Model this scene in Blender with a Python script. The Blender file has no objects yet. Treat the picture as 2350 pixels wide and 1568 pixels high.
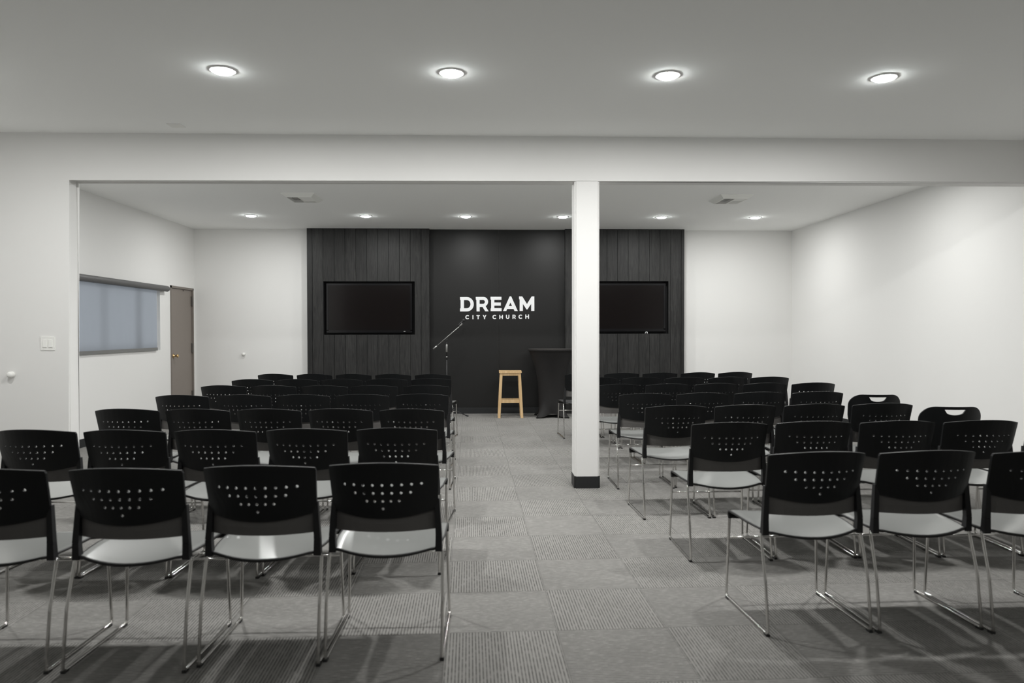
import bpy, bmesh, math, random
from mathutils import Vector, Matrix
from mathutils.geometry import tessellate_polygon
random.seed(7)
C = bpy.context.scene.collection
R = math.radians
PI = math.pi

# ------------------------------------------------------------------ camera
F, HC = 1645.36, 1.3546
RT = Vector((0.99937, -0.03532, -0.0018)); UP = Vector((0.00232, 0.01473, 0.99989)); FW = Vector((0.03529, 0.99927, -0.0148))
cam = bpy.data.cameras.new('camera'); co = bpy.data.objects.new('camera', cam); C.objects.link(co)
cam.sensor_width = 36; cam.lens = F * 36 / 2350; cam.clip_start = .05
m = Matrix.Identity(4)
for i in range(3):
    m[i][0], m[i][1], m[i][2] = RT[i], UP[i], -FW[i]
m[2][3] = HC
co.matrix_world = m
cam.dof.use_dof = True; cam.dof.focus_distance = 9.5; cam.dof.aperture_fstop = 2.6
bpy.context.scene.camera = co

def at(px, py, Y):                       # picture point -> point of the vertical plane at depth Y
    d = RT * ((px - 1175) / F) - UP * ((py - 784) / F) + FW
    return Vector((0, 0, HC)) + d * (Y / d.y)

# ------------------------------------------------------------------ materials
def mat(name, col, rough=.5, metal=0, spec=.5, coat=0):
    k = bpy.data.materials.new(name); k.use_nodes = True
    b = k.node_tree.nodes['Principled BSDF']
    b.inputs['Base Color'].default_value = (*col, 1); b.inputs['Roughness'].default_value = rough
    b.inputs['Metallic'].default_value = metal; b.inputs['Specular IOR Level'].default_value = spec
    b.inputs['Coat Weight'].default_value = coat
    return k
def N(k, t, **kw):
    n = k.node_tree.nodes.new(t)
    for a, v in kw.items(): setattr(n, a, v)
    return n
def L(k, a, b): k.node_tree.links.new(a, b)
def P(k): return k.node_tree.nodes['Principled BSDF']
def math_n(k, op, a, b=None, c=None):
    n = N(k, 'ShaderNodeMath', operation=op)
    for i, v in enumerate((a, b, c)):
        if v is None: continue
        if hasattr(v, 'is_linked'): L(k, v, n.inputs[i])
        else: n.inputs[i].default_value = v
    return n.outputs[0]
def noise_bump(k, scale, strength, dist=.002, detail=4):
    tc = N(k, 'ShaderNodeTexCoord'); no = N(k, 'ShaderNodeTexNoise'); bu = N(k, 'ShaderNodeBump')
    no.inputs['Scale'].default_value = scale; no.inputs['Detail'].default_value = detail
    bu.inputs['Strength'].default_value = strength; bu.inputs['Distance'].default_value = dist
    L(k, tc.outputs['Object'], no.inputs['Vector']); L(k, no.outputs['Fac'], bu.inputs['Height']); L(k, bu.outputs['Normal'], P(k).inputs['Normal'])
def vary(k, c1, c2, scale, stretch=(1, 1, 1), detail=5):
    tc = N(k, 'ShaderNodeTexCoord'); mp = N(k, 'ShaderNodeMapping'); no = N(k, 'ShaderNodeTexNoise'); rp = N(k, 'ShaderNodeValToRGB')
    mp.inputs['Scale'].default_value = stretch; no.inputs['Scale'].default_value = scale; no.inputs['Detail'].default_value = detail
    rp.color_ramp.elements[0].position = .3; rp.color_ramp.elements[1].position = .7
    rp.color_ramp.elements[0].color = (*c1, 1); rp.color_ramp.elements[1].color = (*c2, 1)
    L(k, tc.outputs['Object'], mp.inputs['Vector']); L(k, mp.outputs['Vector'], no.inputs['Vector']); L(k, no.outputs['Fac'], rp.inputs['Fac'])
    L(k, rp.outputs['Color'], P(k).inputs['Base Color'])
    return no

M = {}
M['wall'] = mat('wall_paint', (.79, .785, .772), .62, spec=.25); noise_bump(M['wall'], 160, .10, .001)
M['ceiling'] = mat('ceiling_paint', (.95, .955, .945), .9, spec=.1); noise_bump(M['ceiling'], 120, .15, .001)
M['black'] = mat('black_plastic', (.003, .0037, .0045), .42, spec=.3); noise_bump(M['black'], 900, .12, .0004, 2)
M['post'] = mat('post_plastic', (.012, .012, .013), .5, spec=.3)
M['lumbar'] = mat('grey_band_plastic', (.10, .095, .092), .6, spec=.3)
M['seat'] = mat('grey_seat_plastic', (.25, .256, .248), .2, spec=.75)
M['seat_dark'] = mat('charcoal_seat_plastic', (.06, .06, .062), .35, spec=.4)
M['rim'] = mat('seat_rim_plastic', (.018, .018, .018), .45, spec=.3)
M['chrome'] = mat('chrome', (.72, .71, .69), .11, 1)
M['rubber'] = mat('glide_rubber', (.02, .02, .02), .6)
M['base'] = mat('black_rubber_base', (.012, .013, .014), .5)
M['tvframe'] = mat('tv_gloss_frame', (.004, .004, .005), .18)
M['screen'] = mat('tv_screen', (.005, .0035, .0035), .16, spec=.35)
M['recess'] = mat('recess_black', (.004, .004, .005), .7)
M['blackwall'] = mat('black_wall_paint', (.0085, .0083, .0082), .42, spec=.4); noise_bump(M['blackwall'], 90, .12, .001)
M['white'] = mat('white_vinyl', (.84, .85, .86), .5)
M['plastic_w'] = mat('white_plastic', (.85, .85, .82), .35)
M['door'] = mat('taupe_door_paint', (.225, .195, .172), .5); noise_bump(M['door'], 120, .1)
M['doorframe'] = mat('taupe_frame_paint', (.19, .165, .145), .5)
M['hinge'] = mat('hinge_steel', (.16, .15, .14), .4, .7)
M['brass'] = mat('brass', (.75, .52, .25), .2, 1)
M['roller'] = mat('grey_roller', (.10, .10, .10), .5)
M['hem'] = mat('hem_grey', (.17, .17, .165), .5)
M['alu'] = mat('window_aluminium', (.12, .12, .13), .4, .5)
M['mic'] = mat('mic_stand_metal', (.38, .38, .37), .3, .8)
M['micblack'] = mat('mic_black', (.012, .012, .013), .45)
M['spandex'] = mat('black_spandex', (.018, .017, .017), .75, spec=.25); noise_bump(M['spandex'], 500, .2, .0006)
M['spandex_top'] = mat('spandex_top', (.028, .025, .023), .7)
M['trimring'] = mat('downlight_trim', (.8, .8, .79), .9, spec=.1)
M['vent'] = mat('vent_white', (.88, .88, .85), .5)
M['dark'] = mat('vent_dark', (.02, .02, .02), .8)

k = mat('pale_pine', (.62, .42, .22), .45); M['pine'] = k
no = vary(k, (.56, .36, .17), (.70, .50, .28), 3, (14, 14, 1.2))
# stained plank: grain along z, colour changes from plank to plank
k = mat('black_stained_wood', (.03, .03, .03), .5, spec=.4); M['plank'] = k
tc = N(k, 'ShaderNodeTexCoord'); mp = N(k, 'ShaderNodeMapping'); wv = N(k, 'ShaderNodeTexNoise'); rp = N(k, 'ShaderNodeValToRGB')
mp.inputs['Scale'].default_value = (26, 26, 1.6); wv.inputs['Scale'].default_value = 2.2; wv.inputs['Detail'].default_value = 8; wv.inputs['Distortion'].default_value = 1.4
rp.color_ramp.elements[0].position = .38; rp.color_ramp.elements[1].position = .72
rp.color_ramp.elements[0].color = (.008, .008, .008, 1); rp.color_ramp.elements[1].color = (.030, .0295, .0285, 1)
L(k, tc.outputs['Object'], mp.inputs['Vector']); L(k, mp.outputs['Vector'], wv.inputs['Vector']); L(k, wv.outputs['Fac'], rp.inputs['Fac'])
sp = N(k, 'ShaderNodeSeparateXYZ'); L(k, tc.outputs['Object'], sp.inputs[0])
pl = math_n(k, 'FLOOR', math_n(k, 'DIVIDE', sp.outputs[0], .1745)); wn = N(k, 'ShaderNodeTexWhiteNoise', noise_dimensions='1D'); L(k, pl, wn.inputs['W'])
mr = N(k, 'ShaderNodeMapRange'); mr.inputs['To Min'].default_value = .8; mr.inputs['To Max'].default_value = 1.25; L(k, wn.outputs['Value'], mr.inputs['Value'])
mx = N(k, 'ShaderNodeVectorMath', operation='SCALE'); L(k, rp.outputs['Color'], mx.inputs[0]); L(k, mr.outputs[0], mx.inputs['Scale']); L(k, mx.outputs[0], P(k).inputs['Base Color'])
bu = N(k, 'ShaderNodeBump'); bu.inputs['Strength'].default_value = .35; bu.inputs['Distance'].default_value = .002; L(k, wv.outputs['Fac'], bu.inputs['Height']); L(k, bu.outputs['Normal'], P(k).inputs['Normal'])

# carpet tiles: 50 cm, quarter-turned, ribbed with dark dashes
k = mat('carpet_tiles', (.2, .2, .19), .95, spec=.1); M['carpet'] = k
tc = N(k, 'ShaderNodeTexCoord'); mp = N(k, 'ShaderNodeMapping', vector_type='POINT')
th = .0241; X0, Y0 = -.1856, 3.1999
mp.inputs['Rotation'].default_value = (0, 0, -th)
mp.inputs['Location'].default_value = (-(X0 * math.cos(th) + Y0 * math.sin(th)), -(-X0 * math.sin(th) + Y0 * math.cos(th)), 0)
L(k, tc.outputs['Object'], mp.inputs['Vector'])
s = N(k, 'ShaderNodeSeparateXYZ'); L(k, mp.outputs[0], s.inputs[0])
u = math_n(k, 'MULTIPLY', s.outputs[0], 2.); v = math_n(k, 'MULTIPLY', s.outputs[1], 2.)
fu, fv = math_n(k, 'FLOOR', u), math_n(k, 'FLOOR', v)
par = math_n(k, 'FLOORED_MODULO', math_n(k, 'ADD', fu, fv), 2.)      # 1 -> lines along y
lx = math_n(k, 'FRACT', u); ly = math_n(k, 'FRACT', v)
def mix(a, b, f):     # a*(1-f)+b*f
    return math_n(k, 'ADD', math_n(k, 'MULTIPLY', a, math_n(k, 'SUBTRACT', 1., f)), math_n(k, 'MULTIPLY', b, f))
across = mix(ly, lx, par); along = mix(lx, ly, par)
rib = math_n(k, 'FRACT', math_n(k, 'MULTIPLY', across, 36.)); ridx = math_n(k, 'FLOOR', math_n(k, 'MULTIPLY', across, 36.))
cell = math_n(k, 'ADD', math_n(k, 'MULTIPLY', fu, 57.), math_n(k, 'MULTIPLY', fv, 131.))
cv = N(k, 'ShaderNodeCombineXYZ'); L(k, math_n(k, 'ADD', ridx, cell), cv.inputs[0]); L(k, math_n(k, 'MULTIPLY', along, 11.), cv.inputs[1]); L(k, cell, cv.inputs[2])
n1 = N(k, 'ShaderNodeTexNoise'); n1.inputs['Scale'].default_value = 1.35; n1.inputs['Detail'].default_value = 3; L(k, cv.outputs[0], n1.inputs['Vector'])
line = math_n(k, 'SMOOTH_MIN', math_n(k, 'MULTIPLY', math_n(k, 'ABSOLUTE', math_n(k, 'SUBTRACT', rib, .5)), 3.9), 1., .2)   # 0 in the groove
groove = math_n(k, 'MULTIPLY', math_n(k, 'SUBTRACT', 1., line), math_n(k, 'MULTIPLY_ADD', n1.outputs['Fac'], 3.2, -.72))
groove = math_n(k, 'MAXIMUM', groove, 0.)
n2 = N(k, 'ShaderNodeTexNoise'); n2.inputs['Scale'].default_value = 330; n2.inputs['Detail'].default_value = 2; L(k, mp.outputs[0], n2.inputs['Vector'])
n3 = N(k, 'ShaderNodeTexNoise'); n3.inputs['Scale'].default_value = 2.3; n3.inputs['Detail'].default_value = 4; L(k, mp.outputs[0], n3.inputs['Vector'])
wt = N(k, 'ShaderNodeTexWhiteNoise', noise_dimensions='1D'); L(k, cell, wt.inputs['W'])
val = math_n(k, 'MULTIPLY_ADD', n2.outputs['Fac'], .5, .75)
val = math_n(k, 'MULTIPLY', val, math_n(k, 'MULTIPLY_ADD', n3.outputs['Fac'], .30, .85))
val = math_n(k, 'MULTIPLY', val, math_n(k, 'MULTIPLY_ADD', wt.outputs['Value'], .10, .95))
val = math_n(k, 'MULTIPLY', val, math_n(k, 'SUBTRACT', 1.0, math_n(k, 'MINIMUM', math_n(k, 'MULTIPLY', groove, .85), .62)))
edge = math_n(k, 'MINIMUM', math_n(k, 'MINIMUM', lx, math_n(k, 'SUBTRACT', 1., lx)), math_n(k, 'MINIMUM', ly, math_n(k, 'SUBTRACT', 1., ly)))
val = math_n(k, 'MULTIPLY', val, math_n(k, 'MULTIPLY_ADD', math_n(k, 'LESS_THAN', edge, .004), -.3, 1.))
cm = N(k, 'ShaderNodeCombineXYZ')
for i, c_ in enumerate((.262, .256, .244)): L(k, math_n(k, 'MULTIPLY', val, c_), cm.inputs[i])
L(k, cm.outputs[0], P(k).inputs['Base Color'])
bu = N(k, 'ShaderNodeBump'); bu.inputs['Strength'].default_value = .5; bu.inputs['Distance'].default_value = .003
L(k, math_n(k, 'SUBTRACT', n2.outputs['Fac'], groove), bu.inputs['Height']); L(k, bu.outputs['Normal'], P(k).inputs['Normal'])

# roller-shade cloth: lets daylight through
k = bpy.data.materials.new('shade_cloth'); k.use_nodes = True; M['shade'] = k
nt = k.node_tree; nt.nodes.clear()
o_ = N(k, 'ShaderNodeOutputMaterial'); d_ = N(k, 'ShaderNodeBsdfDiffuse'); t_ = N(k, 'ShaderNodeBsdfTranslucent'); mxs = N(k, 'ShaderNodeMixShader')
d_.inputs['Color'].default_value = (.30, .32, .35, 1); t_.inputs['Color'].default_value = (.50, .515, .54, 1); mxs.inputs[0].default_value = .55
L(k, d_.outputs[0], mxs.inputs[1]); L(k, t_.outputs[0], mxs.inputs[2]); L(k, mxs.outputs[0], o_.inputs[0])
k = bpy.data.materials.new('window_glass'); k.use_nodes = True; M['glass'] = k; k.node_tree.nodes.clear()
o_ = N(k, 'ShaderNodeOutputMaterial'); d_ = N(k, 'ShaderNodeBsdfTransparent'); t_ = N(k, 'ShaderNodeBsdfGlossy'); mxs = N(k, 'ShaderNodeMixShader'); lw = N(k, 'ShaderNodeFresnel')
t_.inputs['Roughness'].default_value = .02; L(k, lw.outputs[0], mxs.inputs[0]); L(k, d_.outputs[0], mxs.inputs[1]); L(k, t_.outputs[0], mxs.inputs[2]); L(k, mxs.outputs[0], o_.inputs[0])
k = mat('sheer_curtain', (.7, .72, .75), .9); M['sheer'] = k
P(k).inputs['Transmission Weight'].default_value = 0

def emis(name, col, st):
    k = bpy.data.materials.new(name); k.use_nodes = True; b = P(k)
    b.inputs['Base Color'].default_value = (.8, .8, .8, 1); b.inputs['Emission Color'].default_value = (*col, 1); b.inputs['Emission Strength'].default_value = st
    return k
M['lens'] = emis('lamp_lens', (.95, 1, .98), 110)

# ------------------------------------------------------------------ mesh helpers
def link(name, bm, mats, parent=None, smooth=False, bevel=0):
    if bevel:
        bmesh.ops.bevel(bm, geom=[e for e in bm.edges if len(e.link_faces) == 2 and e.calc_face_angle(0) > .6], offset=bevel, segments=2, affect='EDGES', profile=.6)
    me = bpy.data.meshes.new(name); bmesh.ops.recalc_face_normals(bm, faces=bm.faces); bm.to_mesh(me); bm.free()
    if not isinstance(mats, (list, tuple)): mats = [mats]
    for x in mats: me.materials.append(x)
    if smooth:
        for p_ in me.polygons: p_.use_smooth = True
    o = bpy.data.objects.new(name, me); C.objects.link(o); o.parent = parent
    return o
def tag(o, label, cat, group=None, kind=None):
    o['label'] = label; o['category'] = cat
    if group: o['group'] = group
    if kind: o['kind'] = kind
    return o
def struct(name, bm, m_, label=None, parent=None, **kw):
    o = link(name, bm, m_, parent, **kw)
    if parent is None:
        o['kind'] = 'structure'
        if label: o['label'] = label; o['category'] = name.split('_')[0]
    return o
def empty(name, loc, rz=0):
    o = bpy.data.objects.new(name, None); C.objects.link(o); o.location = loc; o.rotation_euler = (0, 0, rz); o.empty_display_size = .05
    return o
def box(bm, x0, x1, y0, y1, z0, z1, mi=0):
    vs = [bm.verts.new((x, y, z)) for x in (x0, x1) for y in (y0, y1) for z in (z0, z1)]
    for f in ((0, 1, 3, 2), (4, 6, 7, 5), (0, 4, 5, 1), (2, 3, 7, 6), (0, 2, 6, 4), (1, 5, 7, 3)):
        bm.faces.new([vs[i] for i in f]).material_index = mi
def boxes(*bs):
    bm = bmesh.new()
    for b in bs: box(bm, *b)
    return bm
def prism(bm, a, b, wa, wb, up=(0, 0, 1)):       # square bar from a to b, half sizes wa/wb = (side, other)
    a, b = Vector(a), Vector(b); d = (b - a).normalized(); s_ = d.cross(Vector(up)).normalized(); t = s_.cross(d)
    r1 = [bm.verts.new(a + s_ * i * wa[0] + t * j * wa[1]) for i, j in ((-1, -1), (1, -1), (1, 1), (-1, 1))]
    r2 = [bm.verts.new(b + s_ * i * wb[0] + t * j * wb[1]) for i, j in ((-1, -1), (1, -1), (1, 1), (-1, 1))]
    bm.faces.new(r1[::-1]); bm.faces.new(r2)
    for i in range(4): bm.faces.new((r1[i], r1[(i + 1) % 4], r2[(i + 1) % 4], r2[i]))
def rounded(pts, r, n=5):                        # round the inner corners of a polyline
    pts = [Vector(p) for p in pts]; out = [pts[0]]
    for i in range(1, len(pts) - 1):
        a, b, c = pts[i - 1], pts[i], pts[i + 1]
        q = min(r, (a - b).length * .48, (c - b).length * .48)
        p0, p1 = b + (a - b).normalized() * q, b + (c - b).normalized() * q
        for j in range(n + 1):
            t = j / n; out.append(p0 * (1 - t) ** 2 + b * 2 * t * (1 - t) + p1 * t * t)
    return out + [pts[-1]]
def tube(bm, pts, r, n=8, closed=True):
    pts = [Vector(p) for p in pts]; rings = []
    rr = r if isinstance(r, (list, tuple)) else [r] * len(pts)
    d = (pts[1] - pts[0]).normalized(); ref = d.orthogonal().normalized()
    for i, p in enumerate(pts):
        t = (pts[min(i + 1, len(pts) - 1)] - pts[max(i - 1, 0)]).normalized()
        ref = (ref - t * ref.dot(t)).normalized(); bi = t.cross(ref)
        rings.append([bm.verts.new(p + (ref * math.cos(2 * PI * j / n) + bi * math.sin(2 * PI * j / n)) * rr[i]) for j in range(n)])
    for a, b in zip(rings, rings[1:]):
        for j in range(n): bm.faces.new((a[j], a[(j + 1) % n], b[(j + 1) % n], b[j]))
    if closed: bm.faces.new(rings[0][::-1]); bm.faces.new(rings[-1])
def lathe(bm, prof, c=(0, 0, 0), n=32, axis='z'):
    rings = []
    for r, h in prof:
        ring = []
        for j in range(n):
            a = 2 * PI * j / n; p = Vector((r * math.cos(a), r * math.sin(a), h))
            if axis == 'x': p = Vector((h, r * math.cos(a), r * math.sin(a)))
            if axis == 'y': p = Vector((r * math.cos(a), h, r * math.sin(a)))
            ring.append(bm.verts.new(p + Vector(c)))
        rings.append(ring)
    for a, b in zip(rings, rings[1:]):
        for j in range(n): bm.faces.new((a[j], a[(j + 1) % n], b[(j + 1) % n], b[j]))
    bm.faces.new(rings[0][::-1]); bm.faces.new(rings[-1])

# ------------------------------------------------------------------ the room
ZC = 3.012; YB = 11.79; XL, XR = -4.728, 5.083; YP, YP2 = 6.12, 6.272; ZB = 2.634; YN = -3.6; T = .15
struct('floor', boxes((XL - T, XR + T, YN - T, YB + T, -.1, 0)), M['carpet'])
struct('ceiling', boxes((XL - T, XR + T, YN - T, YB + T, ZC, ZC + .12)), M['ceiling'])
struct('wall_back', boxes((XL - T, XR + T, YB, YB + T, 0, ZC)), M['wall'])
struct('wall_right', boxes((XR, XR + T, YN, YB, 0, ZC)), M['wall'])
struct('wall_near', boxes((XL - T, XR + T, YN - T, YN, 0, ZC)), M['wall'])
# left wall with window and door openings
WY0, WY1, WZ0, WZ1 = 8.02, 10.565, 1.085, 2.0
DY0, DY1, DZ = 10.90, 11.735, 2.045
struct('wall_left', boxes((XL - T, XL, YN, WY0, 0, ZC), (XL - T, XL, WY0, WY1, 0, WZ0), (XL - T, XL, WY0, WY1, WZ1, ZC),
       (XL - T, XL, WY1, DY0, 0, ZC), (XL - T, XL, DY0, DY1, DZ, ZC), (XL - T, XL, DY1, YB, 0, ZC)), M['wall'])
# dividing wall: left return and header in one piece, softly rounded edges
bm = bmesh.new(); OX = -3.49
pts = [(XL, 0), (OX, 0), (OX, ZB), (XR, ZB), (XR, ZC), (XL, ZC)]
a = [bm.verts.new((x, YP, z)) for x, z in pts]; b = [bm.verts.new((x, YP2, z)) for x, z in pts]
bm.faces.new(a); bm.faces.new(b[::-1])
for i in range(6): bm.faces.new((a[i], b[i], b[(i + 1) % 6], a[(i + 1) % 6]))
es = [e for e in bm.edges if all(abs(v_.co.x - OX) < .01 and True for v_ in e.verts) and abs(e.verts[0].co.y - e.verts[1].co.y) < .01 or (all(abs(v_.co.z - ZB) < .01 for v_ in e.verts) and abs(e.verts[0].co.y - e.verts[1].co.y) < .01)]
bmesh.ops.bevel(bm, geom=es, offset=.016, segments=3, affect='EDGES')
struct('wall_divider', bm, M['wall'])
# pillar
bm = boxes((.754, .967, YP, YP + .215, 0, ZB + .002))
bmesh.ops.bevel(bm, geom=[e for e in bm.edges if abs(e.verts[0].co.z - e.verts[1].co.z) > 1], offset=.014, segments=3, affect='EDGES')
struct('pillar', bm, M['wall'], 'white square pillar under the header with a black base')
bm = boxes((.749, .972, YP - .005, YP + .22, 0, .102))
bmesh.ops.bevel(bm, geom=[e for e in bm.edges if abs(e.verts[0].co.z - e.verts[1].co.z) > .05], offset=.015, segments=3, affect='EDGES')
struct('trim_1', bm, M['base'])
struct('baseboard_left', boxes((XL, XL + .008, YN, DY0 - .03, 0, .1)), M['base'])
struct('baseboard_right', boxes((XR - .008, XR, YN, YB, 0, .1)), M['base'])
struct('baseboard_divider', boxes((XL + .01, OX + .006, YP - .008, YP, 0, .1), (OX, OX + .008, YP, YP2, 0, .1), (XL + .01, OX + .006, YP2, YP2 + .008, 0, .1)), M['base'])
struct('baseboard_back', boxes((XL + .01, -2.92, YB - .008, YB, 0, .1), (3.28, XR - .01, YB - .008, YB, 0, .1)), M['base'])

# ---- black feature wall: smooth middle, plank panels each side with a TV niche
BX0, BX1 = -.925, 1.283; PF = 11.655
struct('wall_centre', boxes((BX0, .20, YB - .035, YB, 0, ZC), (.2015, BX1, YB - .035, YB, 0, ZC)), M['blackwall'])
bm = boxes((BX0, BX1, YB - .055, YB - .035, 0, .085)); 
box(bm, BX0, BX1, YB - .048, YB - .035, .085, .10)
struct('baseboard_centre', bm, M['base'])
def plank_panel(name, x0, x1, nx0, nx1, nz0, nz1, off):
    bm = bmesh.new(); w = .1745; x = math.floor((x0 - off) / w) * w + off
    box(bm, x0 + .01, nx0 - .005, PF + .013, YB, 0, ZC, 1); box(bm, nx1 + .005, x1 - .01, PF + .013, YB, 0, ZC, 1)
    box(bm, nx0 - .005, nx1 + .005, PF + .013, YB, 0, nz0 - .005, 1); box(bm, nx0 - .005, nx1 + .005, PF + .013, YB, nz1 + .005, ZC, 1)
    box(bm, nx0 - .005, nx1 + .005, YB - .02, YB - .001, nz0 - .005, nz1 + .005, 1)
    box(bm, x0 - .002, x0 + .012, PF + .004, YB, 0, ZC); box(bm, x1 - .012, x1, PF + .004, YB, 0, ZC)
    while x < x1:
        a, b = max(x, x0) + .003, min(x + w, x1) - .003; x += w
        if b - a < .02: continue
        dy = random.uniform(-.0015, .0015)
        segs = [(a, b, 0, ZC)]
        if b > nx0 and a < nx1:
            segs = [(a, b, 0, nz0), (a, b, nz1, ZC)]
            if a < nx0 - .01: segs.append((a, nx0, nz0, nz1))
            if b > nx1 + .01: segs.append((nx1, b, nz0, nz1))
        for s0, s1, z0, z1 in segs: box(bm, s0, s1, PF + dy, PF + .014, z0, z1)
    return struct(name, bm, [M['plank'], M['recess']])
NL = (at(743, 700, PF).x, at(952, 700, PF).x, at(850, 768.5, PF).z, at(850, 646, PF).z)
NR = (at(1322, 700, PF).x, at(1534, 700, PF).x, at(1450, 766, PF).z, at(1450, 645.5, PF).z)
LX0, LX1 = at(705, 700, PF).x, at(988, 700, PF).x
RX0, RX1 = at(1296, 700, PF).x, at(1570.5, 700, PF).x
plank_panel('wall_plank_left', LX0, BX0, *NL, at(717, 700, PF).x)
plank_panel('wall_plank_right', BX1, RX1, *NR, at(1393, 560, PF).x)
def television(px0, px1, py0, py1, label, side):
    Y = PF + .03; A, B = at(px0, py1, Y), at(px1, py0, Y)
    x0, x1, z0, z1 = A.x, B.x, A.z, B.z; cx = (x0 + x1) / 2
    t = empty('television', (cx, Y, z0)); tag(t, label, 'television')
    hw, h, f = (x1 - x0) / 2, z1 - z0, .032
    bm = boxes((-hw, hw, .012, .06, 0, h), (-hw, hw, -.008, .012, 0, f + .012), (-hw, hw, -.008, .012, h - f, h), (-hw, -hw + f, -.008, .012, f, h - f), (hw - f, hw, -.008, .012, f, h - f))
    link('frame', bm, M['tvframe'], t)
    link('screen', boxes((-hw + f, hw - f, 0, .011, f + .012, h - f)), M['screen'], t)
    link('indicator_light', boxes((hw * .80 * side, hw * .80 * side + .03, -.0095, -.008, .02, .024)), M['trimring'], t)
    return t
television(750, 945.5, 651, 764, 'black flat television recessed in the plank panel left of the white lettering', 1)
tv = television(1330, 1527, 651, 761, 'black flat television recessed in the plank panel behind the pillar', -1)
bm = bmesh.new(); p = at(1484, 764, PF - .02)
tube(bm, rounded([(p.x - .02, PF + .012, p.z - .02), (p.x - .01, PF - .006, p.z + .015), (p.x + .015, PF - .006, p.z + .012), (p.x + .012, PF - .006, p.z - .012)], .01), .006, 6)
tag(link('cable_connector', bm, M['white'], smooth=True), 'small white cable connector on the lower edge of the right television niche', 'connector')

# ---- lettering
def poly(bm, loops, Y0_, Y1_):
    V = [Vector((p.x, 0, p.z)) for lp in loops for p in lp]
    tris = tessellate_polygon([[Vector((p.x, p.z, 0)) for p in lp] for lp in loops])
    f_ = [bm.verts.new((v_.x, Y0_, v_.z)) for v_ in V]; g_ = [bm.verts.new((v_.x, Y1_, v_.z)) for v_ in V]
    for t in tris:
        try: bm.faces.new([f_[i] for i in t]); bm.faces.new([g_[i] for i in t][::-1])
        except ValueError: pass
    i0 = 0
    for lp in loops:
        n = len(lp)
        for i in range(n): bm.faces.new((f_[i0 + i], f_[i0 + (i + 1) % n], g_[i0 + (i + 1) % n], g_[i0 + i]))
        i0 += n
def arc(cx, cy, rx, ry, a0, a1, n=12):
    return [(cx + rx * math.cos(R(a0 + (a1 - a0) * i / n)), cy + ry * math.sin(R(a0 + (a1 - a0) * i / n))) for i in range(n + 1)]
YW = YB - .035
sign = empty('wall_sign', at(1141, 735, YW)); tag(sign, 'white two-line church lettering reading DREAM CITY CHURCH on the black wall', 'sign')
def letter(loops):
    W = [[at(1030 + u_ / 10.68, 660 + v_ / 10.68, YW) for u_, v_ in lp] for lp in loops]
    bm = bmesh.new(); o3 = sign.location
    W = [[Vector((p.x - o3.x, 0, p.z - o3.z)) for p in lp] for lp in W]
    poly(bm, W, -.006, .001); return link('letter', bm, M['white'], sign)
def rect(a_, b_, c_, d_): return [(a_, b_), (c_, b_), (c_, d_), (a_, d_)]
letter([[(275, 235)] + arc(440, 411, 172, 177, -90, 90, 18) + [(275, 588), (275, 514), (289, 510), (289, 307), (275, 302)], [(372, 308)] + arc(440, 409, 91, 101, -90, 90, 14) + [(372, 510)]])
letter([[(660, 232)] + arc(845, 350, 118, 119, -90, 62, 14) + [(975, 585), (893, 585), (828, 478), (757, 478), (757, 587), (680, 587), (675, 303), (662, 298)], [(755, 306)] + arc(838, 353, 46, 48, -90, 90, 10) + [(755, 401)]])
letter([[(1022, 228), (1290, 228), (1290, 302), (1115, 302), (1115, 370), (1275, 370), (1275, 445), (1115, 445), (1115, 508), (1293, 508), (1293, 580), (1025, 580), (1025, 515), (1038, 510), (1038, 300), (1022, 296)]])
letter([[(1490, 222), (1500, 217), (1520, 217), (1530, 222), (1690, 577), (1610, 577), (1588, 527), (1430, 527), (1408, 577), (1330, 577)], [(1510, 370), (1470, 455), (1550, 455)]])
letter([[(1720, 220), (1800, 220), (1915, 405), (2030, 220), (2095, 220), (2097, 575), (2018, 575), (2018, 402), (1925, 538), (1905, 538), (1815, 402), (1815, 575), (1735, 575), (1735, 292), (1722, 288)]])
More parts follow.
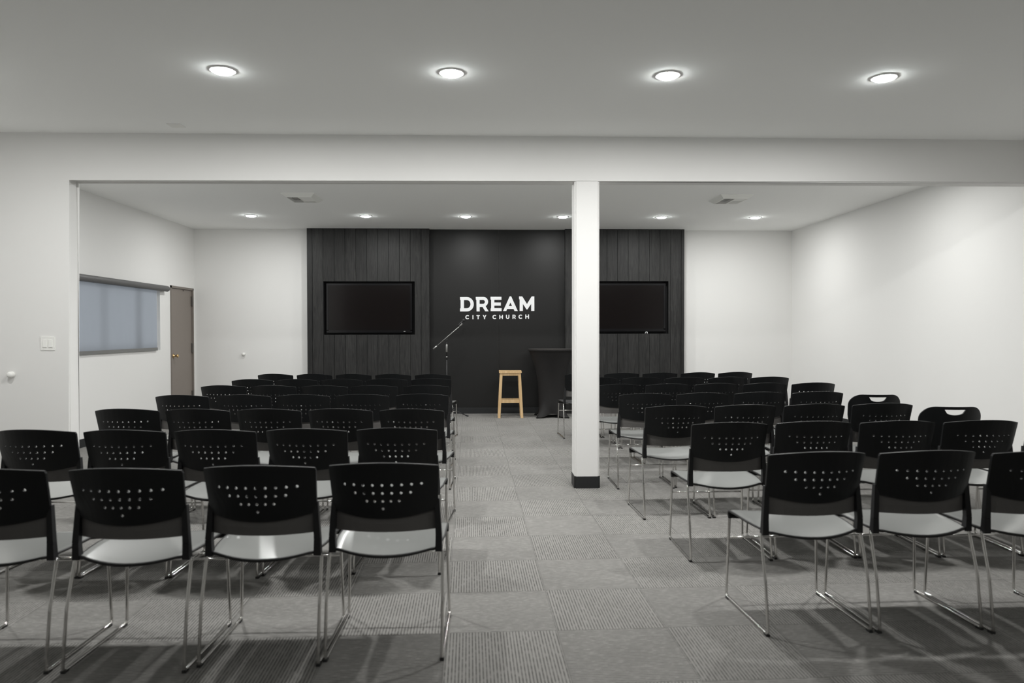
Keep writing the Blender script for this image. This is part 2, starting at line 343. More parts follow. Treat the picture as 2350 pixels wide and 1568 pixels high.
def small(ch, x0, x1, y0, y1, w=25):
    cx, cy = (x0 + x1) / 2, (y0 + y1) / 2; h = y1 - y0
    if ch == 'C':
        r_ = h / 2; cx = x0 + r_
        return letter([arc(cx, cy, r_, r_, 42, 318, 22) + arc(cx, cy, r_ - w, r_ - w, 318, 42, 22)])
    if ch == 'I': return letter([rect(cx - w / 2, y0, cx + w / 2, y1)])
    if ch == 'T': return letter([[(x0, y0), (x1, y0), (x1, y0 + w), (cx + w / 2, y0 + w), (cx + w / 2, y1), (cx - w / 2, y1), (cx - w / 2, y0 + w), (x0, y0 + w)]])
    if ch == 'Y': return letter([[(x0, y0), (x0 + w * 1.1, y0), (cx, cy - 6), (x1 - w * 1.1, y0), (x1, y0), (cx + w / 2, cy + 14), (cx + w / 2, y1), (cx - w / 2, y1), (cx - w / 2, cy + 14)]])
    if ch == 'H': return letter([[(x0, y0), (x0 + w, y0), (x0 + w, cy - w / 2), (x1 - w, cy - w / 2), (x1 - w, y0), (x1, y0), (x1, y1), (x1 - w, y1), (x1 - w, cy + w / 2), (x0 + w, cy + w / 2), (x0 + w, y1), (x0, y1)]])
    if ch == 'U':
        r_ = (x1 - x0) / 2
        return letter([[(x0, y0), (x0 + w, y0)] + arc(cx, y1 - r_, r_ - w, r_ - w, 180, 0, 12) + [(x1 - w, y0), (x1, y0)] + arc(cx, y1 - r_, r_, r_, 0, 180, 14)])
    if ch == 'R':
        return letter([[(x0, y0)] + arc(x0 + 42, y0 + 36, 36, 36, -90, 60, 10) + [(x1, y1), (x1 - 30, y1), (x0 + 44, y0 + 72), (x0 + w, y0 + 72), (x0 + w, y1), (x0, y1)], [(x0 + w, y0 + 23)] + arc(x0 + 42, y0 + 36, 12, 13, -90, 90, 8) + [(x0 + w, y0 + 49)]])
for ch, x0, x1, y0, y1 in (('C', 405, 500, 675, 781), ('I', 577, 605, 676, 780), ('T', 677, 760, 676, 779), ('Y', 830, 922, 674, 778), ('C', 1070, 1163, 671, 777), ('H', 1237, 1326, 672, 775),
                           ('U', 1400, 1485, 669, 773), ('R', 1560, 1643, 667, 771), ('C', 1707, 1799, 664, 771), ('H', 1874, 1966, 662, 767)):
    small(ch, x0, x1, y0, y1)

# ------------------------------------------------------------------ door, window, roller shade on the left wall
bm = boxes((XL - .05, XL - .012, DY0 + .035, DY1 - .035, .008, DZ - .035))
d = struct('door_1', bm, M['door'])
link('door_frame', boxes((XL - T, XL + .012, DY0 - .0, DY0 + .032, 0, DZ), (XL - T, XL + .012, DY1 - .032, DY1, 0, DZ), (XL - T, XL + .012, DY0, DY1, DZ - .032, DZ)), M['doorframe'], d)
bm = bmesh.new(); lathe(bm, [(.032, -.012), (.032, -.004), (.012, .0), (.011, .03), (.02, .036), (.027, .048), (.026, .06), (.014, .068)], (XL, 11.02, .985), 20, 'x')
link('door_knob', bm, M['brass'], d, smooth=True)
for z in (1.84, 1.09, .33):
    link('hinge', boxes((XL - .014, XL + .016, DY1 - .06, DY1 - .028, z - .075, z + .075)), M['hinge'], d)
link('door_closer_stop', boxes((XL - .012, XL + .0, DY0 + .48, DY0 + .5, DZ - .06, DZ - .045)), M['hinge'], d)

w = struct('window_1', boxes((XL - .145, XL - .115, WY0, WY1, WZ0, WZ0 + .03), (XL - .145, XL - .115, WY0, WY1, WZ1 - .03, WZ1), (XL - .145, XL - .115, WY0, WY0 + .03, WZ0, WZ1),
            (XL - .145, XL - .115, WY1 - .03, WY1, WZ0, WZ1), (XL - .14, XL - .11, 9.86, 9.92, WZ0, WZ1), (XL - .14, XL - .11, 9.0, 9.035, WZ0, WZ1)), M['alu'])
link('window_pane', boxes((XL - .134, XL - .128, WY0 + .02, WY1 - .02, WZ0 + .02, WZ1 - .02)), M['glass'], w)
link('window_latch', boxes((XL - .11, XL - .085, 9.86, 9.93, 1.13, 1.27)), M['alu'], w)
rs = empty('roller_shade', (XL + .05, 9.35, 1.98)); tag(rs, 'grey roller shade pulled down over the window on the left wall', 'window shade')
bm = bmesh.new(); tube(bm, [(0, 7.98 - 9.35, 0), (0, 10.69 - 9.35, 0)], .042, 20)
link('roller_tube', bm, M['roller'], rs)
bm = bmesh.new(); ys = [8.06 + (10.43 - 8.06) * i / 60 for i in range(61)]; rows_ = []
for z in [1.10 - 1.98 + .88 * j / 10 for j in range(11)]:
    rows_.append([bm.verts.new((-.032 + .0025 * math.sin(y * 9.0) + .002 * math.sin(y * 21 + 1), y - 9.35, z)) for y in ys])
for a_, b_ in zip(rows_, rows_[1:]):
    for i in range(60): bm.faces.new((a_[i], a_[i + 1], b_[i + 1], b_[i]))
sh = link('shade_cloth', bm, M['shade'], rs, smooth=True)
link('hem_bar', boxes((-.040, -.024, 8.06 - 9.35, 10.43 - 9.35, 1.085 - 1.98, 1.125 - 1.98)), M['hem'], rs)
link('pull_chain', boxes((-.044, -.038, 10.44 - 9.35, 10.446 - 9.35, 1.2 - 1.98, -.02)), M['plastic_w'], rs)

# wall bumpers and switch
def bumper(px, py, Y, label):
    bm = bmesh.new(); lathe(bm, [(.026, 0), (.027, -.008), (.022, -.014), (.024, -.02), (.0255, -.03), (.021, -.042), (.01, -.05)], (0, 0, 0), 22, 'y')
    o = link('door_bumper', bm, M['plastic_w'], smooth=True); o.location = at(px, py, Y); tag(o, label, 'door bumper')
bumper(28, 860, YP, 'round white door bumper on the left wall below the light switch')
bumper(560, 813, YB, 'round white door bumper on the back wall right of the taupe door')
p = at(110.5, 788.5, YP); sw = empty('light_switch', (p.x, YP, p.z)); tag(sw, 'white double rocker light switch beside the opening on the left', 'light switch')
bm = boxes((-.057, .057, -.006, 0, -.057, .057)); link('wall_plate', bm, M['plastic_w'], sw, bevel=.002)
for sx in (-1, 1):
    bm = bmesh.new(); v8 = [(-.016, 0, -.033), (.016, 0, -.033), (.016, 0, .033), (-.016, 0, .033)]
    a_ = [bm.verts.new((x + sx * .023, -.005, z)) for x, _, z in v8]
    b_ = [bm.verts.new((x * .95 + sx * .023, -.012 if z < 0 else -.008, z * .97)) for x, _, z in v8]
    bm.faces.new(b_); bm.faces.new(a_[::-1])
    for i in range(4): bm.faces.new((a_[i], a_[(i + 1) % 4], b_[(i + 1) % 4], b_[i]))
    link('rocker', bm, M['plastic_w'], sw)

# ------------------------------------------------------------------ ceiling fittings
def downlight(x, y, label, E):
    t = empty('downlight', (x, y, ZC)); tag(t, label, 'ceiling light', 'recessed downlights')
    bm = bmesh.new(); n = 32; prof = [(.066, -.004), (.068, -.007), (.082, -.0055), (.088, -.001), (.088, .0)]
    rings = [[bm.verts.new((r * math.cos(2 * PI * j / n), r * math.sin(2 * PI * j / n), z)) for j in range(n)] for r, z in prof]
    for a_, b_ in zip(rings, rings[1:]):
        for j in range(n): bm.faces.new((a_[j], a_[(j + 1) % n], b_[(j + 1) % n], b_[j]))
    link('trim_ring', bm, M['trimring'], t, smooth=True)
    bm = bmesh.new(); lathe(bm, [(.066, -.0035), (.064, -.010), (.055, -.016), (.035, -.020), (.003, -.021)], n=24)
    link('lens', bm, M['lens'], t, smooth=True)
    la = bpy.data.lights.new('downlight_lamp', 'AREA'); la.shape = 'DISK'; la.size = .12; la.energy = E; la.color = (1, .992, .972); la.spread = PI
    lo = bpy.data.objects.new('downlight_lamp', la); C.objects.link(lo); lo.parent = t; lo.location = (0, 0, -.023)
EF, EB = 34, 17.5
nm = ['first', 'second', 'third', 'fourth', 'fifth', 'sixth']
for i, x in enumerate((-1.669, -.222, 1.177, 2.607)):
    downlight(x, 4.635, 'round recessed downlight in the near ceiling, %s from the left' % nm[i], EF)
for i, x in enumerate((-3.362, -1.732, -.298, 1.109, 2.553, 3.937)):
    downlight(x, 10.40, 'small round downlight near the black wall, %s from the left' % nm[i], EB)
for i, x in enumerate((-3.362, -1.732, -.298, 1.109, 2.553, 3.937)):
    downlight(x, 7.5, 'round downlight hidden behind the header, %s from the left' % nm[i], EB)
downlight(-3.36, 4.58, 'round downlight of the near row just outside the left picture edge', EF * .65)
for i, x in enumerate((-.222, 1.177)):  # unseen pair added behind the camera to lift the near aisle floor
    downlight(x, -.2, 'unseen fill downlight added overhead behind the camera, %s of the pair' % ('left', 'right')[i], 7)

def vent(cx, cy, label, dark_side):
    t = empty('ceiling_vent', (cx, cy, ZC)); tag(t, label, 'air vent', 'white ceiling air vents')
    bm = bmesh.new(); o4 = [(-.20, -.24), (.20, -.24), (.20, .24), (-.20, .24)]; i4 = [(-.15, -.185), (.15, -.185), (.15, .185), (-.15, .185)]; q4 = [(-.14, -.175), (.14, -.175), (.14, .175), (-.14, .175)]
    r0 = [bm.verts.new((x, y, 0)) for x, y in o4]; r1 = [bm.verts.new((x, y, -.006)) for x, y in o4]; r2 = [bm.verts.new((x, y, -.045)) for x, y in i4]; r3 = [bm.verts.new((x, y, -.045)) for x, y in q4]; r4 = [bm.verts.new((x, y, -.012)) for x, y in q4]
    for a_, b_ in ((r0, r1), (r1, r2), (r2, r3), (r3, r4)):
        for j in range(4): bm.faces.new((a_[j], a_[(j + 1) % 4], b_[(j + 1) % 4], b_[j]))
    link('vent_frame', bm, M['vent'], t)
    link('duct_opening', boxes((-.139, .139, -.174, .174, -.014, -.010)), M['dark'], t)
    bm = bmesh.new()
    box(bm, -.006, .006, -.174, .174, -.046, -.02)
    for j in range(7):                                 # long blades in the left half, a closed damper with short slots in the right
        x = -.130 + j * .019; box(bm, x - .0015, x + .0015, -.172, .172, -.044, -.040)
        x = .018 + j * .019; box(bm, x - .005, x + .005, -.172, .172, -.044, -.038)
    box(bm, .006, .139, -.172, dark_side, -.043, -.030)
    link('louver_blades', bm, M['vent'], t)
vent(-2.26, 8.92, 'white louvered ceiling vent on the left, above the left seating block', .10)
vent(3.05, 8.88, 'white louvered ceiling vent on the right, above the right seating block', -.03)
bm = boxes((-.055, .055, -.05, .05, -.005, 0)); o = link('cover_plate', bm, M['plastic_w'], bevel=.001); o.location = (-2.49, 5.88, ZC)
tag(o, 'thin white blank cover plate on the ceiling at the upper left', 'cover plate')

# ------------------------------------------------------------------ chairs
SAG = .075
def bx(x): return -SAG * (1 - (x / .2275) ** 2)          # plan curve of the back
def shell_y(x, z): return bx(x) + (.80 - z) / .19 * .055
def shell_mesh():
    # grid with square cells that carry round holes; rows: 9, 7, 5, 1
    kx = [-5.75, -5.66, -5.2] + [i + d_ for i in range(-4, 5) for d_ in (-.34, .34)] + [5.2, 5.66, 5.75]
    kx = sorted(kx + [-4.9, 4.9])
    hz = [.729, .694, .660, .627]; sc = {0: .0392, 1: .0386, 2: .0318, 3: .0318}
    hh = .0125
    zt = [0, 1]                                          # v: 0 bottom edge, 1 top edge
    def row_scale(z):
        for i in range(3):
            if hz[i + 1] <= z <= hz[i]:
                t = (z - hz[i + 1]) / (hz[i] - hz[i + 1]); return sc[i + 1] * (1 - t) + sc[i] * t
        return sc[0] if z > hz[0] else sc[3]
    def edge_x(z): return .2275 + .009 * (.80 - z) / .19 * -1
    def X(k_, z):
        s_ = row_scale(z); e = edge_x(z)
        if abs(k_) <= 4.4: return k_ * s_
        a_ = 4.4 * s_; t = (abs(k_) - 4.4) / (5.75 - 4.4); return math.copysign(a_ + (e - a_) * t, k_)
    def top(x): return .800 + .025 * (1 - (x / .2275) ** 2)
    def bot(x): return .612 - .030 * (1 - (x / .2275) ** 2)
    zl = [None, .790] + [.765] + [z + d_ for z in hz for d_ in (hh, -hh)] + [None]
    bm = bmesh.new(); nR, nC = len(zl), len(kx)
    def pos(i, j, back):
        z = zl[i]
        if z is None:
            x = X(kx[j], .80 if i == 0 else .61); z = top(x) if i == 0 else bot(x)
            if i == 0 and abs(kx[j]) > 5.7: z -= .007
        else: x = X(kx[j], z)
        if i == nR - 2: z = min(z, .627 - hh)
        if i in (1,) : z = top(x) - .010
        if i in (0, 1) and abs(kx[j]) > 5.7: x -= math.copysign(.0015 if i == 0 else .0, x)
        return Vector((x, shell_y(x, z) + (.012 if back else 0), z))
    G = [[[bm.verts.new(pos(i, j, b_)) for j in range(nC)] for i in range(nR)] for b_ in (0, 1)]
    holes = set()
    for r_ in range(4):
        n_ = (4, 3, 2, 0)[r_]
        for c_ in range(-n_, n_ + 1):
            holes.add((3 + 2 * r_, min(range(nC), key=lambda j: abs(kx[j] - (c_ - .34)))))
    for i in range(nR - 1):
        for j in range(nC - 1):
            qs = [[G[b_][i][j], G[b_][i][j + 1], G[b_][i + 1][j + 1], G[b_][i + 1][j]] for b_ in (0, 1)]
            if (i, j) not in holes:
                bm.faces.new(qs[0]); bm.faces.new(qs[1][::-1])
            else:
                rings = []
                for b_ in (0, 1):
                    cs = [v_.co for v_ in qs[b_]]; cen = sum(cs, Vector()) / 4; rad = .0062; ring = []
                    for k_ in range(8):
                        a_ = R(135 + 22.5 - 45 * k_ - 0)
                        dx, dz = rad * math.cos(a_), rad * math.sin(a_)
                        x, z = cen.x + dx, cen.z + dz
                        ring.append(bm.verts.new((x, shell_y(x, z) + (.012 if b_ else 0), z)))
                    rings.append(ring); q_ = qs[b_]
                    for c_ in range(4):                  # corner c_ sits between ring 2c_ and 2c_+1
                        t_ = (q_[c_], ring[2 * c_ + 1], ring[2 * c_]); bm.faces.new(t_ if b_ else t_[::-1])
                        n_ = (c_ + 1) % 4
                        f_ = (q_[c_], q_[n_], ring[2 * n_], ring[2 * c_ + 1]); bm.faces.new(f_ if not b_ else f_[::-1])
                for k_ in range(8):
                    bm.faces.new((rings[0][k_], rings[0][(k_ + 1) % 8], rings[1][(k_ + 1) % 8], rings[1][k_]))
    per = [(0, j) for j in range(nC)] + [(i, nC - 1) for i in range(1, nR)] + [(nR - 1, j) for j in range(nC - 2, -1, -1)] + [(i, 0) for i in range(nR - 2, 0, -1)]
    for a_, b_ in zip(per, per[1:] + per[:1]):
        bm.faces.new((G[0][a_[0]][a_[1]], G[1][a_[0]][a_[1]], G[1][b_[0]][b_[1]], G[0][b_[0]][b_[1]]))
    return bm
def slab(xs, zs, fn, th):                                # curved plate
    bm = bmesh.new()
    G = [[[bm.verts.new(fn(x, z) + Vector((0, th * b_, 0))) for x in xs] for z in zs] for b_ in (0, 1)]
    nR, nC = len(zs), len(xs)
    for i in range(nR - 1):
        for j in range(nC - 1):
            for b_ in (0, 1):
                q_ = [G[b_][i][j], G[b_][i][j + 1], G[b_][i + 1][j + 1], G[b_][i + 1][j]]; bm.faces.new(q_ if b_ == 0 else q_[::-1])
    per = [(0, j) for j in range(nC)] + [(i, nC - 1) for i in range(1, nR)] + [(nR - 1, j) for j in range(nC - 2, -1, -1)] + [(i, 0) for i in range(nR - 2, 0, -1)]
    for a_, b_ in zip(per, per[1:] + per[:1]):
        bm.faces.new((G[0][a_[0]][a_[1]], G[1][a_[0]][a_[1]], G[1][b_[0]][b_[1]], G[0][b_[0]][b_[1]]))
    return bm
def seat_mesh():
    us = sorted(set([-1, -.97, -.9] + [i / 6 for i in range(-5, 6)] + [.9, .97, 1])); vs = [0, .03, .1, .25, .4, .55, .7, .8, .86, .89, .92, .95, .975, 1.0]
    bm = bmesh.new()
    def f(u_, v_, lo):
        wd = .212 + .026 * min(1, v_ / .35)
        if v_ < .06: wd -= .006 * (1 - v_ / .06)
        x = u_ * wd; vf = min(v_, .86)
        y = .035 - .050 * (1 - u_ * u_) * (1 - vf) + vf / .86 * .385
        z = .452 - .022 * (1 - u_ * u_) * (1 - vf * .6) + .004 * math.sin(vf * PI)
        if abs(u_) > .95: z -= .003
        a_ = max(0, (v_ - .86) / .14) * R(158); rr = .023 if not lo else .013   # rolled lip
        if v_ <= .86: return Vector((x, y, z - (.010 if lo else 0)))
        return Vector((x, y + rr * math.sin(a_) , z - .023 + rr * math.cos(a_)))
    G = [[[bm.verts.new(f(u_, v_, b_)) for u_ in us] for v_ in vs] for b_ in (0, 1)]
    nR, nC = len(vs), len(us)
    for i in range(nR - 1):
        for j in range(nC - 1):
            a_ = bm.faces.new((G[0][i][j], G[0][i][j + 1], G[0][i + 1][j + 1], G[0][i + 1][j])); a_.material_index = 0 if 0 < j < nC - 2 and i < nR - 2 and i > 0 else 1
            bm.faces.new((G[1][i + 1][j], G[1][i + 1][j + 1], G[1][i][j + 1], G[1][i][j])).material_index = 1
    per = [(0, j) for j in range(nC)] + [(i, nC - 1) for i in range(1, nR)] + [(nR - 1, j) for j in range(nC - 2, -1, -1)] + [(i, 0) for i in range(nR - 2, 0, -1)]
    for a_, b_ in zip(per, per[1:] + per[:1]):
        bm.faces.new((G[0][a_[0]][a_[1]], G[1][a_[0]][a_[1]], G[1][b_[0]][b_[1]], G[0][b_[0]][b_[1]])).material_index = 1
    return bm
LW = .239
def sled_mesh(s_):
    bm = bmesh.new(); pts = rounded([(s_ * .17, .062, .432), (s_ * (LW - .003), .058, .440), (s_ * LW, .002, .25), (s_ * LW, -.03, .0085), (s_ * LW, .452, .0085), (s_ * (LW - .012), .440, .436), (s_ * .17, .42, .430)], .022, 5)
    tube(bm, pts, .0069, 9); return bm
def make_chair():
    t = empty('stacking_chair', (0, 0, 0))
    link('backrest', shell_mesh(), M['black'], t)
    link('seat', seat_mesh(), [M['seat'], M['rim']], t, smooth=True)
    xs = [-.212 + .424 * i / 12 for i in range(13)]
    link('lumbar_band', slab(xs, [.616, .59, .56, .522], lambda x, z: Vector((x, bx(x) * (.95 if z > .55 else .85) + .068 + (.62 - z) * .03, z)), .006), M['lumbar'], t, smooth=False)
    for s_ in (-1, 1):
        bm = bmesh.new(); prism(bm, (s_ * .214, .052, .652), (s_ * .222, .046, .50), (.010, .011), (.013, .013), (0, 1, 0)); prism(bm, (s_ * .222, .046, .50), (s_ * .2215, .050, .432), (.013, .013), (.0145, .016), (0, 1, 0))
        link('back_post', bm, M['post'], t)
        sl = link('sled_leg', sled_mesh(s_), M['chrome'], t, smooth=True)
        for y in (-.012, .43):
            link('glide', boxes((s_ * LW - .0085, s_ * LW + .0085, y - .018, y + .012, 0, .010)), M['rubber'], sl)
    bm = bmesh.new(); tube(bm, [(-LW + .012, .444, .305), (LW - .012, .444, .305)], .005, 8); link('crossbar', bm, M['chrome'], t, smooth=True)
    bm = bmesh.new(); tube(bm, [(-.18, .10, .425), (-.18, .38, .424)], .006, 6); tube(bm, [(.18, .10, .425), (.18, .38, .424)], .006, 6); link('seat_bracket', bm, M['post'], t, smooth=True)
    return t
def dup(root):
    r_ = root.copy(); C.objects.link(r_)
    for ch in list(root.children):
        c_ = ch.copy(); C.objects.link(c_); c_.parent = r_
        for g_ in ch.children:
            d_ = g_.copy(); C.objects.link(d_); d_.parent = c_
    return r_
proto = make_chair()
ROWS = {
 'L1': [(-1.983, 2.911, -1.2), (-1.440, 2.900, -1.6), (-.918, 2.933, -1), (-.425, 2.965, -.7)],
 'L2': [(-2.472, 4.04, -4), (-1.988, 4.008, -2.4), (-1.482, 3.995, -3.2), (-.993, 4.006, -3.4), (-.503, 4.013, -2.8)],
 'L3': [(-2.511, 5.087, -3.6), (-2.005, 5.052, -3.8), (-1.503, 5.031, -4.5), (-1.013, 5.012, -5.4), (-.521, 4.976, -5)],
 'L4': [(-2.577, 6.149, -3), (-2.052, 6.142, -1.5), (-1.560, 6.132, -.8), (-1.059, 6.133, -2), (-.554, 6.147, -2.6)],
 'L5': [(-2.619, 7.22, -3.4), (-2.115, 7.176, -3), (-1.600, 7.139, -2.2), (-1.110, 7.128, -2.6), (-.600, 7.126, -3.4)],
 'L6': [(-2.610, 8.109, 1.5), (-2.125, 8.097, .5), (-1.628, 8.089, 2), (-1.123, 8.112, .6), (-.627, 8.125, .6)],
 'L7': [(-2.655, 9.109, -6), (-2.150, 9.066, -6), (-1.661, 9.02, -6), (-1.168, 8.977, -6), (-.671, 8.923, -6)],
 'R1': [(1.477, 3.148, 3), (1.989, 3.158, 2.2), (2.492, 3.132, 1.7)],
 'R2': [(1.429, 4.161, 0), (1.945, 4.19, -.2), (2.452, 4.186, -.8), (2.961, 4.187, 0), (3.465, 4.167, -.4)],
 'R3': [(1.364, 5.109, 2.5), (1.878, 5.133, 1.5), (2.398, 5.155, .9), (2.921, 5.184, .2)],
 'R4': [(1.358, 6.091, .5), (1.866, 6.124, 0), (2.385, 6.171, -.2), (2.907, 6.194, -.6)],
 'R5': [(1.322, 7.145, 2.4), (1.828, 7.171, 1.8), (2.333, 7.196, 1.6), (2.841, 7.217, 2), (3.354, 7.24, 1.4)],
 'R6': [(1.278, 8.201, .2), (1.787, 8.182, 0), (2.281, 8.173, 1), (2.782, 8.176, .5), (3.275, 8.195, .3)],
 'R7': [(1.207, 8.99, 4.2), (1.712, 9.033, 4.2), (2.210, 9.062, 3.9), (2.700, 9.096, 3.7), (3.207, 9.136, 4)],
}
ORD = ['nearest', 'second', 'third', 'fourth', 'fifth', 'sixth', 'seventh and farthest']
rowname = {1: 'nearest row', 2: 'second row', 3: 'third row', 4: 'middle row', 5: 'fifth row', 6: 'second-farthest row', 7: 'farthest row'}
first = True
for key, L_ in ROWS.items():
    order = range(len(L_) - 2, -1, -1) if key[0] == 'L' else range(1, len(L_)); L_ = [list(q) for q in L_]
    for i in order:                                    # chairs of a row stand side by side without touching
        p_ = L_[i + 1] if key[0] == 'L' else L_[i - 1]; d_ = L_[i][0] - p_[0]
        if abs(d_) < .497: L_[i][0] = p_[0] + math.copysign(.497, d_)
    side = 'left' if key[0] == 'L' else 'right'; r = int(key[1])
    for i, (x, y, a_) in enumerate(L_):
        k_ = (len(L_) - 1 - i) if side == 'left' else i          # 0 = on the aisle
        wall = 'left' if side == 'left' else 'right'
        seatn = ['on the aisle', 'second from the aisle', 'third from the aisle', 'fourth from the aisle', 'at the wall end'][k_]
        if key == 'L1' and k_ == 3: seatn = 'cut by the picture edge'
        if key == 'R1' and k_ == 2: seatn = 'cut by the picture edge'
        if key == 'R2' and k_ == 4: seatn = 'mostly outside the picture'
        ch = proto if first else dup(proto); first = False
        ch.location = (x, y, 0); ch.rotation_euler = (0, 0, R(a_))
        if key == 'R7' and i == 0:
            tag(ch, 'black perforated chair with dark grey seat, half hidden behind the pillar', 'chair', 'chairs right of the aisle')
        else:
            tag(ch, 'black perforated chair %s, %s of the %s block' % (seatn, rowname[r], side), 'chair', 'chairs %s of the aisle' % side)
# the half hidden chair by the stage has a dark seat
for o in bpy.data.objects:
    if o.parent is None and o.get('label', '').startswith('black perforated chair with dark grey'):
        for c_ in o.children:
            if c_.name.startswith('seat') and 'bracket' not in c_.name:
                c_.data = c_.data.copy(); c_.data.materials[0] = M['seat_dark']; c_['label'] = 'dark grey seat'
# link bar between the two nearest left chairs
for o in bpy.data.objects:
    if o.parent is None and o.name.startswith('stacking_chair') and (abs(o.location.x + 1.44) < .01 or abs(o.location.x + .922) < .01) and o.location.y < 3:
        bm = bmesh.new(); tube(bm, [(-.236, .052, .436), (-.297 if o.location.x < -1 else -.268, .052, .436)], .0052, 8); link('linking_bar', bm, M['chrome'], o, smooth=True)

# chairs with a carrying handle
def handle_chair(x, y, rz, label):
    t = empty('handle_chair', (x, y, 0), rz); tag(t, label, 'chair', 'black chairs with a handle slot')
    # back: rounded outline with a half-moon slot
    bm = bmesh.new(); hw = .222
    out = []
    for a0, cx_, cz in ((0, hw - .095, .695), (90, -hw + .095, .695)):
        out += [(cx_ + .095 * math.cos(R(a0 + 90 * i / 8)), cz + .095 * math.sin(R(a0 + 90 * i / 8))) for i in range(9)]
    out += [(-hw + .004, .60), (-hw + .03, .46), (-hw + .06, .44), (hw - .06, .44), (hw - .03, .46), (hw - .004, .60)]
    slot = [(-.075, .768), (.075, .768)] + [(.075 * math.cos(R(-180 * i / 10)), .763 + .036 * math.sin(R(-180 * i / 10))) for i in range(1, 10)]
    # fill outline minus slot by columns so that it can bend
    def zr(x, loop):
        zs = []
        for (x0, z0), (x1, z1) in zip(loop, loop[1:] + loop[:1]):
            if (x0 - x) * (x1 - x) <= 0 and abs(x1 - x0) > 1e-9: zs.append(z0 + (z1 - z0) * (x - x0) / (x1 - x0))
        return (min(zs), max(zs)) if zs else None
    xs = [-hw + .0005 + (2 * hw - .001) * (1 - math.cos(PI * i / 36)) / 2 for i in range(37)]
    xs = sorted([x_ for x_ in xs if abs(abs(x_) - .0748) > .006] + [-.0748, .0748])
    def P3(x_, z_, b_): return Vector((x_, -.07 * (1 - (x_ / hw) ** 2) + (.79 - z_) * .22 + (.013 if b_ else 0), z_))
    strips = []
    for x0, x1 in zip(xs, xs[1:]):
        a_, b_ = zr(x0, out), zr(x1, out)
        ins = x0 >= -.0749 and x1 <= .0749
        spans = [((a_[0], b_[0]), (a_[1], b_[1]))]
        if ins:
            s0, s1 = zr(max(x0, -.0747), slot), zr(min(x1, .0747), slot)
            spans = [((a_[0], b_[0]), (s0[0], s1[0])), ((s0[1], s1[1]), (a_[1], b_[1]))]
        for (lo0, lo1), (hi0, hi1) in spans:
            v_ = [[bm.verts.new(P3(*q_, b2)) for q_ in ((x0, lo0), (x1, lo1), (x1, hi1), (x0, hi0))] for b2 in (0, 1)]
            bm.faces.new(v_[0]); bm.faces.new(v_[1][::-1])
            bm.faces.new((v_[0][0], v_[1][0], v_[1][1], v_[0][1])); bm.faces.new((v_[0][3], v_[0][2], v_[1][2], v_[1][3]))
            if x0 == xs[0] or (not ins and abs(x0 - .0748) < .001): bm.faces.new((v_[0][0], v_[0][3], v_[1][3], v_[1][0]))
            if x1 == xs[-1] or (not ins and abs(x1 + .0748) < .001): bm.faces.new((v_[0][1], v_[1][1], v_[1][2], v_[0][2]))
    bmesh.ops.remove_doubles(bm, verts=bm.verts, dist=.0002)
    link('backrest', bm, M['black'], t)
    link('seat', seat_mesh(), [M['rim'], M['rim']], t, smooth=True)
    for s_ in (-1, 1):
        bm = bmesh.new(); tube(bm, rounded([(s_ * .19, .06, .60), (s_ * .20, .075, .43), (s_ * .215, .0, .008)], .03), .009, 8); link('leg', bm, M['chrome'], t, smooth=True)
        bm = bmesh.new(); tube(bm, rounded([(s_ * .19, .12, .425), (s_ * .205, .40, .425), (s_ * .215, .44, .008)], .03), .009, 8); link('leg', bm, M['chrome'], t, smooth=True)
handle_chair(3.425, 6.20, R(-6), 'black chair with half-moon handle slot, farther from camera of the two beside the right wall')
handle_chair(3.448, 5.20, R(-6), 'black chair with half-moon handle slot, nearer to camera of the two beside the right wall')

# ------------------------------------------------------------------ stool
st = empty('bar_stool', (.368, 11.27, 0)); tag(st, 'pale wooden bar stool in front of the black wall', 'stool')
link('stool_seat', boxes((-.176, .176, -.135, .135, .70, .728)), M['pine'], st, bevel=.005)
for sx in (-1, 1):
    for sy in (-1, 1):
        bm = bmesh.new(); prism(bm, (sx * .178, sy * .150, 0), (sx * .142, sy * .108, .70), (.0205, .0165), (.0205, .0165), (0, 1, 0)); link('leg', bm, M['pine'], st)
    link('apron', boxes((sx * .140 - .009, sx * .140 + .009, -.10, .10, .655, .70)), M['pine'], st)
    bm = bmesh.new(); prism(bm, (sx * .168, -.135, .17), (sx * .168, .135, .17), (.009, .019), (.009, .019)); link('stretcher', bm, M['pine'], st)
for sy in (-1, 1): link('apron', boxes((-.125, .125, sy * .108 - .009, sy * .108 + .009, .655, .70)), M['pine'], st)
bm = boxes((-.145, .145, -.138, -.12, .235, .280)); link('stretcher', bm, M['pine'], st)
bm = boxes((-.145, .145, .12, .138, .235, .280)); link('stretcher', bm, M['pine'], st)

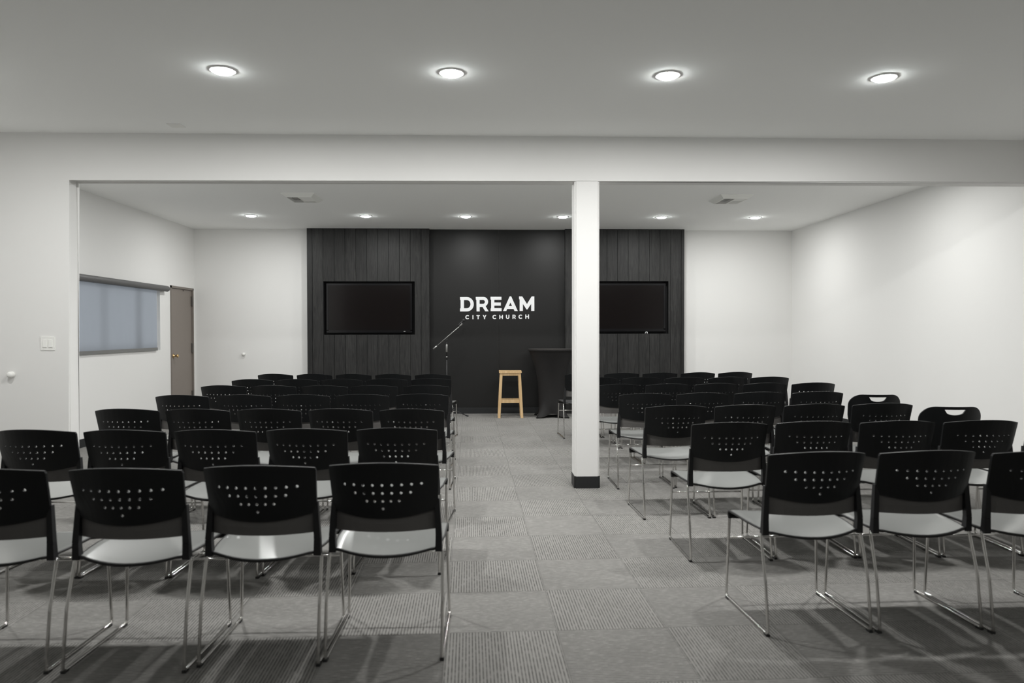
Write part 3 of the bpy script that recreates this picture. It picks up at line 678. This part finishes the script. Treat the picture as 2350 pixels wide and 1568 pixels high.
# ------------------------------------------------------------------ high table in stretch cover
tb = empty('high_table', (1.02, 11.28, 0)); tag(tb, 'tall round table in a tight black stretch cover beside the pillar', 'table')
bm = bmesh.new(); n = 64; rings = []
def tr(z, a_):
    w_ = .205 + .155 * max(0, (z - .30) / .745) ** 2.3
    if z > 1.04: w_ = .372
    b_ = max(0, (.34 - z) / .34) ** 2.6
    lobe = abs(math.cos(2 * (a_ - PI / 4))) ** 3 if math.cos(2 * (a_ - PI / 4)) ** 2 >= 0 else 0
    lobe = max(0., abs(math.cos(2 * (a_ - PI / 4)))) ** 4
    return w_ + b_ * (.145 * lobe - .015 * (1 - lobe)) + .0022 * math.sin(a_ * 26) * b_
zs = [.012, .03, .06, .1, .15, .2, .26, .34, .44, .55, .65, .74, .82, .89, .95, 1.0, 1.035, 1.045, 1.05, 1.058]
for z in zs:
    ring = []
    for j in range(n):
        a_ = 2 * PI * j / n; r_ = tr(z, a_); zz = z
        lobe = abs(math.cos(2 * (a_ - PI / 4))) ** 4
        if z < .2: zz = z + (1 - lobe) ** 2 * .055 * (1 - z / .2)      # the hem lifts between the feet
        ring.append(bm.verts.new((r_ * math.cos(a_), r_ * math.sin(a_), zz)))
    rings.append(ring)
for a_, b_ in zip(rings, rings[1:]):
    for j in range(n): bm.faces.new((a_[j], a_[(j + 1) % n], b_[(j + 1) % n], b_[j]))
bm.faces.new(rings[-1])
link('stretch_cover', bm, M['spandex'], tb, smooth=True)
bm = bmesh.new(); lathe(bm, [(.365, 1.0585), (.374, 1.062), (.374, 1.068), (.368, 1.071)], n=48); link('table_top', bm, M['spandex_top'], tb)
for j in range(4):
    a_ = PI / 4 + j * PI / 2; bm = bmesh.new(); tube(bm, [(0, 0, .10), (.335 * math.cos(a_), .335 * math.sin(a_), .018)], .013, 8)
    lathe(bm, [(.02, 0), (.022, .015)], (.335 * math.cos(a_), .335 * math.sin(a_), 0), 12); link('foot', bm, M['micblack'], tb)
bm = bmesh.new(); tube(bm, [(0, 0, .08), (0, 0, 1.05)], .03, 12); link('column', bm, M['micblack'], tb)

# ------------------------------------------------------------------ microphone stand with microphone
YM = 11.36
ms = empty('microphone_stand', (-.632, YM, 0)); tag(ms, 'thin black boom microphone stand left of the stool', 'microphone stand')
bm = bmesh.new(); tube(bm, [(0, 0, .10), (0, 0, .90)], .010, 12); tube(bm, [(0, 0, .90), (0, 0, 1.205)], .0065, 10)
link('pole', bm, M['micblack'], ms, smooth=True)
bm = bmesh.new(); lathe(bm, [(.012, 1.02), (.0165, 1.03), (.0165, 1.13), (.012, 1.145)], n=14); lathe(bm, [(.013, .93), (.013, .955)], n=12); link('height_clutch', bm, M['mic'], ms, smooth=True)
bm = bmesh.new(); tube(bm, [(0, -.022, 1.222), (0, .022, 1.222)], .018, 14); tube(bm, [(0, 0, 1.19), (0, 0, 1.22)], .012, 12); link('boom_joint', bm, M['micblack'], ms)
bm = bmesh.new(); tube(bm, [(-.20, -.028, 1.08), (.215, -.028, 1.438)], .006, 10); link('boom_arm', bm, M['mic'], ms, smooth=True)
bm = bmesh.new(); tube(bm, [(-.212, -.028, 1.070), (-.155, -.028, 1.119)], .0125, 12); link('counterweight', bm, M['mic'], ms, smooth=True)
for j in range(3):
    a_ = R(-8 + 120 * j); bm = bmesh.new(); tube(bm, [(0, 0, .155), (.33 * math.cos(a_), .33 * math.sin(a_), .012)], .0075, 8)
    lg = link('leg', bm, M['micblack'], ms, smooth=True); bm = bmesh.new(); tube(bm, [(.30 * math.cos(a_), .30 * math.sin(a_), .025), (.345 * math.cos(a_), .345 * math.sin(a_), .0115)], .0115, 8); link('rubber_foot', bm, M['rubber'], lg)
mc = empty('microphone', (-.632 + .225, YM - .028, 1.447)); tag(mc, 'black handheld microphone clipped to the tip of the boom stand', 'microphone')
bm = bmesh.new(); tube(bm, [(-.012, 0, -.012), (.008, -.0, .012), (.022, 0, .028)], [.012, .017, .014], 12); link('clip', bm, M['mic'], mc)
bm = bmesh.new(); tube(bm, [(-.045, -.05, -.01), (.005, -.012, .04), (.028, .004, .062)], [.0105, .014, .018], 14); link('body', bm, M['micblack'], mc, smooth=True)
bm = bmesh.new(); bmesh.ops.create_icosphere(bm, subdivisions=3, radius=.026, matrix=Matrix.Translation((.040, .014, .075))); link('grille', bm, M['micblack'], mc, smooth=True)

# ------------------------------------------------------------------ daylight outside the window
wd = bpy.data.worlds.new('daylight'); bpy.context.scene.world = wd; wd.use_nodes = True
wd.node_tree.nodes['Background'].inputs['Color'].default_value = (.86, .93, 1, 1); wd.node_tree.nodes['Background'].inputs['Strength'].default_value = 1.7

sc = bpy.context.scene
sc.view_settings.view_transform = 'Standard'; sc.view_settings.look = 'None'; sc.view_settings.gamma = 1; sc.view_settings.use_curve_mapping = False
sc.view_settings.exposure = 0
sc.cycles.max_bounces = 10; sc.cycles.diffuse_bounces = 6; sc.cycles.sample_clamp_indirect = 4
sc.cycles.use_denoising = True
